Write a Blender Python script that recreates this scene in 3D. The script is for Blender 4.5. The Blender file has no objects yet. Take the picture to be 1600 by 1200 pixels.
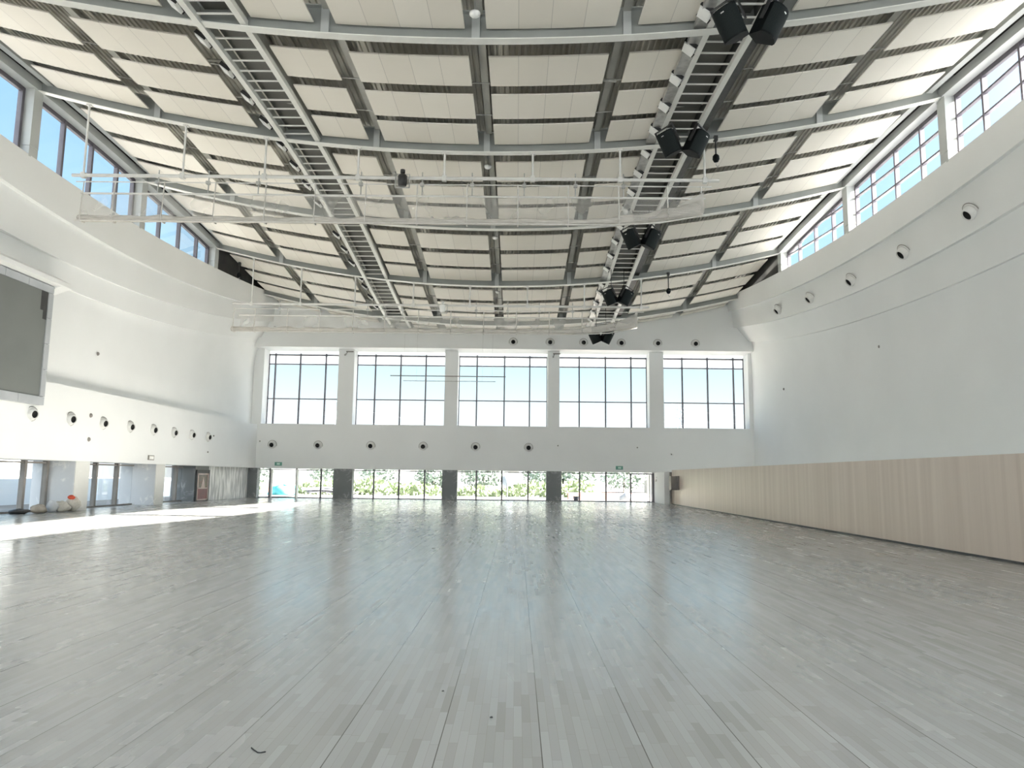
import bpy, math, random
from mathutils import Vector, Matrix
random.seed(7)
SC = bpy.context.scene
COL = SC.collection
CX = -1.24            # the hall is symmetrical about this X
D = 52.1              # front of the far wall

# ------------------------------------------------------------------ helpers
class MB:
    """collects geometry for one mesh"""
    def __init__(s): s.v = []; s.f = []; s.sm = []
    def add(s, vs, fs, smooth=False):
        n = len(s.v); s.v += [tuple(v) for v in vs]
        s.f += [tuple(i + n for i in f) for f in fs]; s.sm += [smooth] * len(fs)
    def box(s, x0, x1, y0, y1, z0, z1, m=None):
        vs = [(x, y, z) for z in (z0, z1) for y in (y0, y1) for x in (x0, x1)]
        if m is not None: vs = [m @ Vector(v) for v in vs]
        s.add(vs, [(0, 2, 3, 1), (4, 5, 7, 6), (0, 1, 5, 4), (2, 6, 7, 3), (0, 4, 6, 2), (1, 3, 7, 5)])
    def grid(s, rows, smooth=True, flip=False):
        n, m = len(rows), len(rows[0]); vs = [p for r in rows for p in r]; fs = []
        for i in range(n - 1):
            for j in range(m - 1):
                q = (i * m + j, i * m + j + 1, (i + 1) * m + j + 1, (i + 1) * m + j)
                fs.append(q[::-1] if flip else q)
        s.add(vs, fs, smooth)
    def tube(s, pts, r, n=8, cap=True, smooth=True):
        pts = [Vector(p) for p in pts]; rings = []
        for i, p in enumerate(pts):
            d = (pts[min(i + 1, len(pts) - 1)] - pts[max(i - 1, 0)]).normalized()
            a = d.cross(Vector((0, 0, 1)))
            if a.length < .05: a = d.cross(Vector((1, 0, 0)))
            a.normalize(); b = d.cross(a)
            rr = r[i] if isinstance(r, (list, tuple)) else r
            rings.append([p + a * rr * math.cos(t * 2 * math.pi / n) + b * rr * math.sin(t * 2 * math.pi / n) for t in range(n)])
        vs = [q for g in rings for q in g]; fs = []
        for i in range(len(pts) - 1):
            for t in range(n):
                fs.append((i * n + t, i * n + (t + 1) % n, (i + 1) * n + (t + 1) % n, (i + 1) * n + t))
        s.add(vs, fs, smooth)
        if cap:
            s.add(rings[0], [tuple(range(n))]); s.add(rings[-1], [tuple(range(n))[::-1]])
    def lathe(s, prof, m, n=20):
        """prof: (radius, height) pairs turned about local Z, placed by matrix m"""
        rows = [[m @ Vector((r * math.cos(t * 2 * math.pi / n), r * math.sin(t * 2 * math.pi / n), h)) for t in range(n + 1)] for r, h in prof]
        s.grid(rows, True)
    def prism(s, poly, y0, y1, m=None, ax='y'):
        """poly of 2-D points pushed along an axis"""
        P = []
        for y in (y0, y1):
            for a, b in poly:
                v = Vector((a, y, b)) if ax == 'y' else (Vector((y, a, b)) if ax == 'x' else Vector((a, b, y)))
                P.append(m @ v if m is not None else v)
        n = len(poly)
        s.add(P, [tuple(range(n)), tuple(range(2 * n - 1, n - 1, -1))] + [(i, i + n, (i + 1) % n + n, (i + 1) % n) for i in range(n)])
    def build(s, name, mat, parent=None, loc=None):
        o = None
        me = bpy.data.meshes.new(name)
        off = Vector(loc) if loc is not None else (parent['_w'] if parent is not None and '_w' in parent else Vector((0, 0, 0)))
        off = Vector(off)
        me.from_pydata([tuple(Vector(v) - off) for v in s.v], [], s.f)
        me.polygons.foreach_set('use_smooth', s.sm)
        me.materials.append(mat); me.update()
        o = bpy.data.objects.new(name, me); COL.objects.link(o)
        if parent is not None:
            o.parent = parent
            if '_w' in parent: o['_w'] = parent['_w']
        elif loc is not None: o.location = loc
        return o

def tag(o, label, cat, group=None, kind=None):
    o['label'] = label; o['category'] = cat
    if group: o['group'] = group
    if kind: o['kind'] = kind
    return o
def thing(name, label, cat, loc=(0, 0, 0), group=None, kind=None):
    o = bpy.data.objects.new(name, None); COL.objects.link(o); o.location = loc; o.empty_display_size = .1
    o['_w'] = list(loc)
    return tag(o, label, cat, group, kind)
def copy_thing(src, loc, label, rot=None):
    c = src.copy(); COL.objects.link(c); c.location = loc; c['label'] = label
    if rot is not None: c.rotation_euler = rot
    for ch in list(src.children):
        d = ch.copy(); COL.objects.link(d); d.parent = c
        for g in list(ch.children):
            e = g.copy(); COL.objects.link(e); e.parent = d
    return c
def lookm(p, d, up=(0, 0, 1)):
    """matrix whose local Z points along d"""
    z = Vector(d).normalized(); x = Vector(up).cross(z)
    if x.length < .01: x = Vector((1, 0, 0))
    x.normalize(); y = z.cross(x)
    m = Matrix.Identity(4)
    for i in range(3): m[i][0] = x[i]; m[i][1] = y[i]; m[i][2] = z[i]; m[i][3] = p[i]
    return m
def lerp(x, xs, ys):
    if x <= xs[0]: return ys[0]
    for i in range(len(xs) - 1):
        if x <= xs[i + 1]:
            return ys[i] + (ys[i + 1] - ys[i]) * (x - xs[i]) / (xs[i + 1] - xs[i])
    return ys[-1]
def smooth_lerp(x, xs, ys, w=3.0):
    return sum(lerp(x + k * w / 4, xs, ys) for k in range(-4, 5)) / 9
ORD = ('first second third fourth fifth sixth seventh eighth ninth tenth eleventh twelfth thirteenth fourteenth fifteenth '
       'sixteenth seventeenth eighteenth nineteenth twentieth twenty-first twenty-second').split()

# ------------------------------------------------------------------ materials
class N:
    def __init__(s, name):
        s.m = bpy.data.materials.new(name); s.m.use_nodes = True
        s.t = s.m.node_tree; s.t.nodes.clear(); s.out = s.t.nodes.new('ShaderNodeOutputMaterial')
    def n(s, typ, **kw):
        x = s.t.nodes.new('ShaderNode' + typ)
        for k, v in kw.items(): setattr(x, k, v)
        return x
    def l(s, a, b): s.t.links.new(a, b)
    def math(s, op, a, b=None, c=None):
        x = s.n('Math', operation=op)
        for i, v in enumerate((a, b, c)):
            if v is None: continue
            if isinstance(v, (int, float)): x.inputs[i].default_value = v
            else: s.l(v, x.inputs[i])
        return x.outputs[0]
    def mix(s, f, a, b):
        x = s.n('Mix', data_type='RGBA')
        for i, v in ((0, f), (6, a), (7, b)):
            if isinstance(v, (int, float)): x.inputs[i].default_value = v
            elif isinstance(v, tuple): x.inputs[i].default_value = (*v, 1)
            else: s.l(v, x.inputs[i])
        return x.outputs[2]
    def bsdf(s, col, rough=.6, metal=0., spec=.4):
        b = s.n('BsdfPrincipled')
        if isinstance(col, tuple): b.inputs['Base Color'].default_value = (*col, 1)
        else: s.l(col, b.inputs['Base Color'])
        if isinstance(rough, (int, float)): b.inputs['Roughness'].default_value = rough
        else: s.l(rough, b.inputs['Roughness'])
        b.inputs['Metallic'].default_value = metal
        b.inputs['Specular IOR Level'].default_value = spec
        s.l(b.outputs[0], s.out.inputs[0]); return b
def noisy(name, c1, c2, scale=3., rough=.6, metal=0., spec=.4, detail=4., lo=.35, hi=.65, stretch=None):
    k = N(name); tc = k.n('TexCoord'); nz = k.n('TexNoise'); nz.inputs['Scale'].default_value = scale; nz.inputs['Detail'].default_value = detail
    src = tc.outputs['Object']
    if stretch:
        mp = k.n('Mapping'); mp.inputs['Scale'].default_value = stretch; k.l(src, mp.inputs[0]); src = mp.outputs[0]
    k.l(src, nz.inputs['Vector'])
    mr = k.n('MapRange'); mr.inputs[1].default_value = lo; mr.inputs[2].default_value = hi; k.l(nz.outputs[0], mr.inputs[0])
    k.bsdf(k.mix(mr.outputs[0], c1, c2), rough, metal, spec); return k.m

M = {}
M['wall'] = noisy('painted_plaster', (.83, .84, .832), (.86, .87, .862), .35, .65, spec=.3)
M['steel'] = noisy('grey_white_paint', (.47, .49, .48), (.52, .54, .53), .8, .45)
M['web'] = noisy('shaded_web_grey', (.28, .295, .28), (.32, .335, .32), .8, .5)  # beam steel darkened: the shade on the webs is in the colour
M['rail'] = noisy('pale_paint', (.80, .80, .76), (.85, .85, .81), 2., .4)
M['galv'] = noisy('galvanised_steel', (.42, .42, .41), (.58, .58, .56), 5., .4, .55)
M['deck'] = noisy('roof_deck_sheet', (.54, .53, .485), (.62, .61, .565), 1.2, .55)
M['purlin'] = noisy('purlin_paint', (.46, .46, .43), (.53, .53, .50), 1.5, .5)
M['grate'] = noisy('catwalk_grating', (.10, .10, .09), (.16, .16, .145), 60., .6, stretch=(14, .4, 1))
M['frame'] = noisy('window_frame_paint', (.115, .105, .125), (.14, .13, .15), 2., .4)
M['black'] = noisy('speaker_black', (.004, .006, .007), (.008, .010, .011), 8., .6, spec=.15)
M['grille'] = noisy('speaker_grille', (.008, .012, .012), (.018, .023, .023), 90., .7, spec=.15)
M['dark'] = noisy('dark_metal', (.03, .03, .03), (.05, .05, .05), 6., .45)
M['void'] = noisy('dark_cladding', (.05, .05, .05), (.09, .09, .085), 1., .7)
M['lamp'] = noisy('white_lamp_body', (.90, .90, .88), (.94, .94, .92), 3., .35)
M['nozzle'] = noisy('white_nozzle', (.70, .70, .68), (.76, .76, .74), 3., .4)
M['hole'] = noisy('nozzle_bore', (.012, .012, .012), (.02, .02, .02), 3., .8)
M['pipe'] = noisy('white_pipe', (.72, .71, .68), (.78, .77, .74), 3., .4)
M['strap'] = noisy('white_strap', (.66, .64, .60), (.74, .72, .68), 8., .8)
M['bundle'] = noisy('bundled_net', (.50, .475, .43), (.68, .65, .60), 4., .9, detail=6., stretch=(.6, 3, 9))
M['screen'] = noisy('screen_grey', (.17, .18, .172), (.19, .20, .192), .5, .5)
M['screen_rim'] = noisy('screen_rim', (.40, .42, .44), (.45, .47, .49), 1., .5)
M['green'] = noisy('sign_green', (.12, .32, .25), (.15, .36, .29), 3., .4)
M['signpale'] = noisy('sign_pale', (.55, .75, .68), (.65, .82, .75), 3., .4)
M['red'] = noisy('red_paint', (.12, .012, .02), (.17, .02, .03), 3., .4)
M['redglass'] = noisy('dark_red_glass', (.06, .015, .02), (.09, .025, .03), 3., .2)
M['redwood'] = noisy('pale_frame', (.60, .48, .45), (.68, .56, .52), 3., .5)
M['sack'] = noisy('sack_cloth', (.45, .43, .38), (.6, .58, .52), 6., .9)
M['bluegrey'] = noisy('blue_sheet', (.46, .49, .52), (.56, .58, .6), 4., .7)
M['orange'] = noisy('red_helmet', (.55, .08, .04), (.65, .12, .06), 3., .4)
M['brown'] = noisy('brown_board', (.34, .30, .25), (.46, .42, .36), 5., .8)
M['cabinet'] = noisy('grey_cabinet', (.24, .22, .20), (.28, .26, .24), 2., .5)
M['duct'] = noisy('duct_foil', (.45, .46, .46), (.7, .7, .7), 2.5, .35, .6)
# outdoors
M['ground'] = noisy('pale_concrete_yard', (.19, .18, .165), (.26, .25, .235), .15, .9)
M['concrete'] = noisy('viaduct_concrete', (.55, .55, .53), (.64, .64, .62), .4, .8)
M['hedge'] = noisy('hedge_green', (.19, .24, .13), (.30, .35, .22), 1.2, .9)
M['leaf'] = noisy('tree_green', (.14, .18, .14), (.24, .29, .24), .8, .9)
M['trunk'] = noisy('bark', (.2, .17, .14), (.3, .26, .22), 4., .9)
M['house'] = noisy('pale_building', (.34, .34, .33), (.42, .42, .41), .3, .8)
M['pane_far'] = noisy('building_window', (.30, .36, .42), (.4, .46, .52), .5, .4)
M['hoard'] = noisy('hoarding_blue', (.74, .82, .90), (.82, .88, .94), .4, .6)
M['pylon'] = noisy('hazy_steel', (.20, .24, .28), (.24, .28, .32), 1., .7)
M['teal'] = noisy('teal_tarp', (.04, .25, .28), (.08, .33, .35), 1.5, .6)
M['rebar'] = noisy('rebar_steel', (.12, .12, .14), (.2, .2, .22), 3., .6)
M['brick'] = noisy('brick_stack', (.50, .28, .22), (.62, .38, .30), 3., .9)

def m_panel():
    k = N('ceiling_board'); tc = k.n('TexCoord'); sp = k.n('SeparateXYZ'); k.l(tc.outputs['Object'], sp.inputs[0])
    b = k.math('DIVIDE', sp.outputs[0], .88)
    f = k.math('FRACT', k.math('ADD', b, 100.))
    seam = k.math('LESS_THAN', k.math('MINIMUM', f, k.math('SUBTRACT', 1., f)), .009)
    oi = k.n('ObjectInfo'); wn = k.n('TexWhiteNoise', noise_dimensions='2D')
    cb = k.n('CombineXYZ'); k.l(k.math('FLOOR', k.math('ADD', b, 100.)), cb.inputs[0]); k.l(oi.outputs['Random'], cb.inputs[1]); k.l(cb.outputs[0], wn.inputs['Vector'])
    c = k.mix(wn.outputs[0], (.855, .81, .73), (.90, .86, .785))
    k.bsdf(k.mix(seam, c, (.62, .59, .54)), .7, 0, .25); return k.m
M['panel'] = m_panel()

def m_floor():
    k = N('hardwood_floor'); tc = k.n('TexCoord'); sp = k.n('SeparateXYZ'); k.l(tc.outputs['Object'], sp.inputs[0])
    X, Y = sp.outputs[0], sp.outputs[1]; W, L = .0559, .62
    u = k.math('ADD', k.math('DIVIDE', k.math('SUBTRACT', X, .165), W), 1000.)
    row = k.math('FLOOR', u); fu = k.math('FRACT', u)
    w1 = k.n('TexWhiteNoise', noise_dimensions='1D'); k.l(row, w1.inputs['W'])
    v = k.math('ADD', k.math('DIVIDE', Y, L), k.math('MULTIPLY', w1.outputs[0], 7.)); v = k.math('ADD', v, 50.)
    cell = k.math('FLOOR', v); fv = k.math('FRACT', v)
    cb = k.n('CombineXYZ'); k.l(row, cb.inputs[0]); k.l(cell, cb.inputs[1])
    w2 = k.n('TexWhiteNoise', noise_dimensions='2D'); k.l(cb.outputs[0], w2.inputs['Vector'])
    ramp = k.n('ValToRGB'); r = ramp.color_ramp
    r.elements[0].position = 0; r.elements[0].color = (.305, .30, .282, 1); r.elements[1].position = 1; r.elements[1].color = (.405, .405, .39, 1)
    e = r.elements.new(.2); e.color = (.345, .342, .323, 1); e = r.elements.new(.7); e.color = (.375, .373, .355, 1)
    k.l(w2.outputs[0], ramp.inputs[0])
    nz = k.n('TexNoise'); mp = k.n('Mapping'); mp.inputs['Scale'].default_value = (.35, .12, 1); k.l(tc.outputs['Object'], mp.inputs[0]); k.l(mp.outputs[0], nz.inputs['Vector']); nz.inputs['Scale'].default_value = 1.; nz.inputs['Detail'].default_value = 5.
    dust = k.n('MapRange'); dust.inputs[1].default_value = .35; dust.inputs[2].default_value = .7; k.l(nz.outputs[0], dust.inputs[0])
    c = k.mix(k.math('MULTIPLY', dust.outputs[0], .28), ramp.outputs[0], (.405, .405, .39))
    edge = k.math('MINIMUM', fu, k.math('SUBTRACT', 1., fu)); ge = k.math('MULTIPLY', k.math('LESS_THAN', edge, .028), .5)
    c = k.mix(ge, c, (.27, .25, .225))
    end = k.math('MINIMUM', fv, k.math('SUBTRACT', 1., fv)); c = k.mix(k.math('MULTIPLY', k.math('LESS_THAN', end, .004), .45), c, (.25, .23, .2))
    j = k.math('FRACT', k.math('ADD', k.math('DIVIDE', k.math('SUBTRACT', X, .165), W * 11), 100.5))
    jl = k.math('LESS_THAN', k.math('ABSOLUTE', k.math('SUBTRACT', j, .5)), .0055)
    c = k.mix(k.math('MULTIPLY', jl, .85), c, (.10, .09, .08))
    rr = k.math('ADD', k.math('MULTIPLY', w2.outputs[0], .08), k.math('ADD', k.math('MULTIPLY', dust.outputs[0], .07), .165))
    b = k.bsdf(c, rr, 0, .5)
    tl = k.n('VectorMath', operation='SUBTRACT'); k.l(w2.outputs[1], tl.inputs[0]); tl.inputs[1].default_value = (.5, .5, .5)
    t2 = k.n('VectorMath', operation='MULTIPLY'); k.l(tl.outputs[0], t2.inputs[0]); t2.inputs[1].default_value = (.012, .016, 0)
    t3 = k.n('VectorMath', operation='ADD'); k.l(t2.outputs[0], t3.inputs[0]); t3.inputs[1].default_value = (0, 0, 1)
    t4 = k.n('VectorMath', operation='NORMALIZE'); k.l(t3.outputs[0], t4.inputs[0]); k.l(t4.outputs[0], b.inputs['Normal'])
    return k.m
M['floor'] = m_floor()

def m_wood():
    k = N('maple_panelling'); tc = k.n('TexCoord'); mp = k.n('Mapping'); mp.inputs['Scale'].default_value = (1, 2.2, .12); k.l(tc.outputs['Object'], mp.inputs[0])
    nz = k.n('TexNoise'); nz.inputs['Scale'].default_value = 1.6; nz.inputs['Detail'].default_value = 7.; k.l(mp.outputs[0], nz.inputs['Vector'])
    sp = k.n('SeparateXYZ'); k.l(tc.outputs['Object'], sp.inputs[0])
    u = k.math('ADD', k.math('DIVIDE', sp.outputs[1], .12), 500.); w = k.n('TexWhiteNoise', noise_dimensions='1D'); k.l(k.math('FLOOR', u), w.inputs['W'])
    f = k.math('FRACT', u); ln = k.math('LESS_THAN', f, .03)
    t = k.math('ADD', k.math('MULTIPLY', w.outputs[0], .25), k.math('MULTIPLY', nz.outputs[0], .75))
    mr = k.n('MapRange'); mr.inputs[1].default_value = .25; mr.inputs[2].default_value = .75; k.l(t, mr.inputs[0])
    c = k.mix(mr.outputs[0], (.63, .525, .445), (.74, .635, .545)); c = k.mix(k.math('MULTIPLY', ln, .12), c, (.40, .30, .25))
    k.bsdf(c, .38, 0, .4); return k.m
M['wood'] = m_wood()

def m_scuffed(name, base, base2, smear, amount):
    k = N(name); tc = k.n('TexCoord'); a = k.n('TexNoise'); a.inputs['Scale'].default_value = .9; a.inputs['Detail'].default_value = 5.; a.inputs['Distortion'].default_value = 1.2; k.l(tc.outputs['Object'], a.inputs['Vector'])
    d = k.math('ABSOLUTE', k.math('SUBTRACT', a.outputs[0], .5)); line = k.n('MapRange'); line.inputs[1].default_value = .0; line.inputs[2].default_value = .035; line.inputs[3].default_value = 1.; line.inputs[4].default_value = 0.; k.l(d, line.inputs[0])
    b = k.n('TexNoise'); b.inputs['Scale'].default_value = 1.7; b.inputs['Detail'].default_value = 3.; k.l(tc.outputs['Object'], b.inputs['Vector'])
    gate = k.n('MapRange'); gate.inputs[1].default_value = .5; gate.inputs[2].default_value = .62; k.l(b.outputs[0], gate.inputs[0])
    c = k.mix(k.math('MULTIPLY', k.math('MULTIPLY', line.outputs[0], gate.outputs[0]), amount), k.mix(b.outputs[0], base, base2), smear)
    k.bsdf(c, .45, 0, .4); return k.m
M['clad'] = m_scuffed('scuffed_grey_cladding', (.17, .18, .185), (.21, .22, .225), (.6, .61, .61), .5)
M['clad_pale'] = m_scuffed('filmed_grey_cladding', (.62, .64, .66), (.70, .72, .74), (.9, .9, .88), .9)
M['clad_light'] = m_scuffed('pale_cladding', (.66, .66, .63), (.72, .72, .69), (.9, .9, .88), .8)
M['film'] = noisy('crinkled_silver_film', (.50, .51, .51), (.97, .97, .96), 2.2, .4, detail=5., lo=.42, hi=.6, stretch=(2., 2., .35))

def m_glass(name, tint):
    k = N(name); tr = k.n('BsdfTransparent'); tr.inputs[0].default_value = (*tint, 1); gl = k.n('BsdfGlossy'); gl.inputs['Roughness'].default_value = .02
    lw = k.n('LayerWeight'); lw.inputs[0].default_value = .12
    mx = k.n('MixShader'); k.l(k.math('MULTIPLY', lw.outputs[0], .35), mx.inputs[0]); k.l(tr.outputs[0], mx.inputs[1]); k.l(gl.outputs[0], mx.inputs[2]); k.l(mx.outputs[0], k.out.inputs[0]); return k.m
M['glass'] = m_glass('clear_glass', (.985, .99, .99))
M['glass_low'] = m_glass('tinted_glass', (.93, .94, .94))

def m_frost():
    k = N('frosted_glass'); tr = k.n('BsdfTransparent'); tl = k.n('BsdfTranslucent'); tl.inputs[0].default_value = (.95, .97, .97, 1); mx = k.n('MixShader'); mx.inputs[0].default_value = .55
    k.l(tr.outputs[0], mx.inputs[1]); k.l(tl.outputs[0], mx.inputs[2]); k.l(mx.outputs[0], k.out.inputs[0]); return k.m
M['frost'] = m_frost()
def m_net():
    k = N('divider_netting'); tr = k.n('BsdfTransparent'); df = k.n('BsdfDiffuse'); df.inputs[0].default_value = (.74, .72, .68, 1)
    tl = k.n('BsdfTranslucent'); tl.inputs[0].default_value = (.74, .72, .68, 1)
    a = k.n('MixShader'); a.inputs[0].default_value = .35; k.l(df.outputs[0], a.inputs[1]); k.l(tl.outputs[0], a.inputs[2])
    tc = k.n('TexCoord'); nz = k.n('TexNoise'); nz.inputs['Scale'].default_value = .8; k.l(tc.outputs['Object'], nz.inputs['Vector'])
    f = k.math('ADD', k.math('MULTIPLY', nz.outputs[0], .30), .15)
    mx = k.n('MixShader'); k.l(f, mx.inputs[0]); k.l(tr.outputs[0], mx.inputs[1]); k.l(a.outputs[0], mx.inputs[2]); k.l(mx.outputs[0], k.out.inputs[0]); return k.m
M['net'] = m_net()

# ------------------------------------------------------------------ shape of the hall
def S(X, Y):
    """height of the saddle roof: underside of the roof beams"""
    x = (X - CX) / 10; t = (Y - 25) / 10
    return 13.603 + .798 * x * x - .548 * t * t + .036 * t ** 4
BY = [3.85, 11.3, 18.75, 26.2, 33.65, 41.1, 48.55]
KY = [-10, 24, 33.65, 41.1, 48, 53]
def x0(Y): return smooth_lerp(Y, [-10, 22, 33.65, 41.1, 48, 53], [17.2, 17.2, 16.7, 16.15, 15.95, 15.9])
XS = {1: {1: [17.1, 17.1, 16.75, 16.3, 16.15, 16.15], 2: [17.35, 17.35, 17.05, 16.65, 16.5, 16.5], 3: [17.65, 17.65, 17.5, 17.4, 17.5, 17.6]},
      -1: {1: [17.1, 17.1, 16.7, 16.2, 15.95, 15.8], 2: [17.36, 17.36, 17.03, 16.56, 16.25, 16.15], 3: [17.52, 17.52, 17.3, 17.02, 16.95, 17.0]}}
ZS = {1: [(.384, .151, 13.235), (.437, .227, 11.942), (.418, .461, 10.457), (.379, .632, 9.276)],
      -1: [(.373, .136, 13.146), (.547, .237, 11.541), (.52, .502, 10.211), (.512, .438, 9.216)]}
def bx(side, i, Y): return x0(Y) if i == 0 else smooth_lerp(Y, KY, XS[side][i])
def bz(side, i, Y):
    s = max(-1.6, min(1.73, (Y - 35) / 10)); a, b, c = ZS[side][i]
    return a * s * s + b * s + c
def xw(Y): return x0(Y) + .42
YS = [-3 + .58 * k for k in range(96)]
YS = [y for y in YS if y < D + .2] + [D + .25]

def wall_side(side, name, label):
    b = MB()
    def strip(fa, fb):
        b.grid([[(CX + side * fa(y)[0], y, fa(y)[1]), (CX + side * fb(y)[0], y, fb(y)[1])] for y in YS], True, side > 0)
    P = lambda i, dx=0, dz=0: (lambda y: (bx(side, i, y) + dx, bz(side, i, y) + dz))
    strip(P(0, 1.0), P(0)); strip(P(0), P(1)); u1 = .19 if side > 0 else .27
    strip(P(1), P(1, u1, .02)); strip(P(1, u1, .02), P(2)); strip(P(2), P(2, .19, .02))
    strip(P(2, .19, .02), P(3)); strip(P(3), P(3, .17, .02))
    xm = 17.96 if side > 0 else 17.66
    # the curved wall below the bands, one smooth surface
    rows = []
    for y in YS:
        xa, za = bx(side, 3, y) + .17, bz(side, 3, y) + .02; r = []
        for k in range(9):
            t = k / 8; r.append((CX + side * (xa + (xm - xa) * math.sin(t * math.pi / 2)), y, za - 2.6 * t ** 1.3))
        r.append((CX + side * xm, y, 5.1 if side < 0 else 0)); rows.append(r)
    b.grid(rows, True, side > 0)
    o = b.build(name, M['wall']); tag(o, label, 'wall', kind='structure'); return o
wr = wall_side(1, 'wall_right', 'white curved right hand wall with three overlapping bands under the high windows')
wl = wall_side(-1, 'wall_left', 'white curved left hand wall with three overlapping bands above the screen')
b = MB(); b.box(-20.4, -18.42, -3, 52.4, 2.07, 5.12); b.build('lower_band', M['wall'], wl)
b = MB(); b.box(-20.6, -20.4, -3, 20, 0, 2.1); b.box(-20.4, -19.6, 19.8, 20, 0, 2.1); b.build('wall_base', M['wall'], wl)

# floor, ceiling deck, yard
b = MB(); b.box(-20.4, 17.2, -3.2, 52.55, -.2, 0)
tag(b.build('floor', M['floor']), 'pale grey hardwood sports floor of narrow boards with long dark joints', 'floor', kind='structure')
b = MB(); rows_y = [-3.2 + 1.2 * k for k in range(48)]
prof = []; x = CX - 18.4
while x < CX + 18.4:
    prof += [(x, 0), (x + .07, 0), (x + .095, .06), (x + .165, .06)]; x += .19
for j in range(len(rows_y) - 1):
    pass
b.grid([[(px, y, S(px, y) + 1.02 + dz) for px, dz in prof] for y in rows_y], False)
tag(b.build('ceiling', M['deck']), 'dark ribbed metal roof deck seen between the cream panels', 'ceiling', kind='structure')
b = MB(); b.box(-160, 160, 52.55, 320, -.35, -.12); b.box(-160, -20.6, -60, 52.55, -.35, -.12)
tag(b.build('ground', M['ground']), 'pale sunlit yard outside the glazing', 'ground', kind='structure')

# far wall
wf = MB()
wf.box(-19.0, 17.4, D, D + 1.2, 2.07, 5.2)                                   # band between the two rows of windows
wf.box(-19.6, 17.6, 51.3, 53.45, 10.62, 14.9)                                 # bulkhead above the tall windows
for a, c in ((-20.6, -18.2), (-12.85, -11.72), (-5.2, -4.27), (2.16, 3.0), (9.4, 10.42), (16.45, 18.5)): wf.box(a, c, D, 53.45, 5.2, 10.62)
wf.box(9.62, 10.3, 48.35, 52.5, 0, 2.07); wf.box(9.62, 17.6, 52.0, 52.9, 0, 2.1); wf.box(-18.9, 10, 52.55, 53.3, 2.05, 2.2)
wfo = tag(wf.build('wall_far', M['wall']), 'white far wall with pillars between five tall windows', 'wall', kind='structure')
# back wall behind the viewer; openings like the far wall's, added to let light in
b = MB(); b.box(-20.6, 18, -3.4, -3, 0, 5.2); b.box(-20.6, 18, -3.4, -3, 10.62, 14.5)
for a, c in ((-20.6, -18.2), (-12.85, -11.72), (-5.2, -4.27), (2.16, 3.0), (9.4, 10.42), (16.45, 18.5)): b.box(a, c, -3.4, -3, 5.2, 10.62)
tag(b.build('wall_back', M['wall']), 'white back wall behind the viewer', 'wall', kind='structure')
# right: wood panelling with a flat ledge on top
b = MB(); b.box(10.08, 10.3, -3, 48.2, .05, 2.2)
tag(b.build('wall_right_panelling', M['wood']), 'long low pale maple panelled wall along the right of the floor', 'wall', kind='structure')
b = MB(); b.box(10.3, 17, -3, 52, 1.9, 2.16); b.box(10.085, 10.3, -3, 48.2, 2.2, 2.215)
tag(b.build('trim_1', M['wall']), 'thin pale ledge on top of the maple wall', 'trim', kind='structure')
b = MB(); b.box(10.06, 10.3, -3, 48.2, 0, .05)
tag(b.build('baseboard_right', M['dark']), 'dark base strip under the maple wall', 'baseboard', kind='structure')
# end of the panelling: narrow dark recess and a small shelf
b = MB(); b.box(9.95, 10.3, 48.2, 48.35, 0, 2.07)
tag(b.build('trim_2', M['cabinet']), 'narrow grey upright where the maple wall ends', 'trim', kind='structure')

# windows ---------------------------------------------------------------
def glass_box(b, x0_, x1_, y, z0, z1): b.box(x0_, x1_, y, y + .02, z0, z1)
FARX = [(-18.2, -12.85, (-17.72, -15.89, -14.02)), (-11.72, -5.2, (-10.38, -8.53, -6.69)), (-4.27, 2.16, (-2.96, -.955, .885)),
        (3.0, 9.4, (4.49, 6.40, 8.26)), (10.42, 16.45, (11.98, 13.82, 15.70))]
WN = 0
for i, (a, c, ms) in enumerate(FARX):
    WN += 1
    t = thing('window_%d' % WN, '%s tall window from the left in the far wall, pale sky behind' % ORD[i], 'window', ((a + c) / 2, 53.25, 5.2), 'tall windows of the far wall', 'structure')
    f = MB()
    for x in ms: f.box(x - .045, x + .045, 53.12, 53.3, 5.2, 10.45)
    for z, h in ((10.33, .05), (9.64, .035), (7.10, .035), (5.24, .04)): f.box(a, c, 53.16, 53.28, z - h, z + h)
    f.box(a, a + .05, 53.16, 53.28, 5.2, 10.4); f.box(c - .05, c, 53.16, 53.28, 5.2, 10.4)
    f.build('window_frame', M['frame'], t)
    g = MB(); glass_box(g, a, c, 53.21, 5.2, 9.63); g.build('glass_pane', M['glass'], t)
    g = MB(); glass_box(g, a, c, 53.21, 9.65, 10.6); g.build('frosted_pane', M['frost'], t)
# low glazing of the far wall
LOWX = [(-18.2, -12.8, (-17.42, -15.55, -13.8)), (-11.5, -5.22, (-10.07, -8.29, -6.48)), (-4.15, 2.08, (-2.83, -1.03, .82)), (3.18, 9.55, (4.44, 6.3))]
for i, (a, c, ms) in enumerate(LOWX):
    WN += 1
    t = thing('window_%d' % WN, '%s bay of low floor-level glazing from the left in the far wall' % ORD[i], 'window', ((a + c) / 2, 52.35, 0), 'low glazing of the far wall', 'structure')
    f = MB()
    for x in ms: f.box(x - .05, x + .05, 52.28, 52.42, 0, 2.07)
    f.box(a, c, 52.3, 52.4, 1.94, 2.0); f.box(a, c, 52.3, 52.4, 0, .06)
    f.build('window_frame', M['frame'], t)
    g = MB(); glass_box(g, a, -17.42 if i == 0 else c if i < 3 else 6.3, 52.34, .05, 1.95)
    if i == 0: glass_box(g, -15.45, c, 52.34, .05, 1.95)
    g.build('glass_pane', M['glass_low'], t)
t = thing('door_1', 'open glass door in a dark frame at the right end of the far wall', 'door', (8.75, 52.3, 0), kind='structure')
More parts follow.
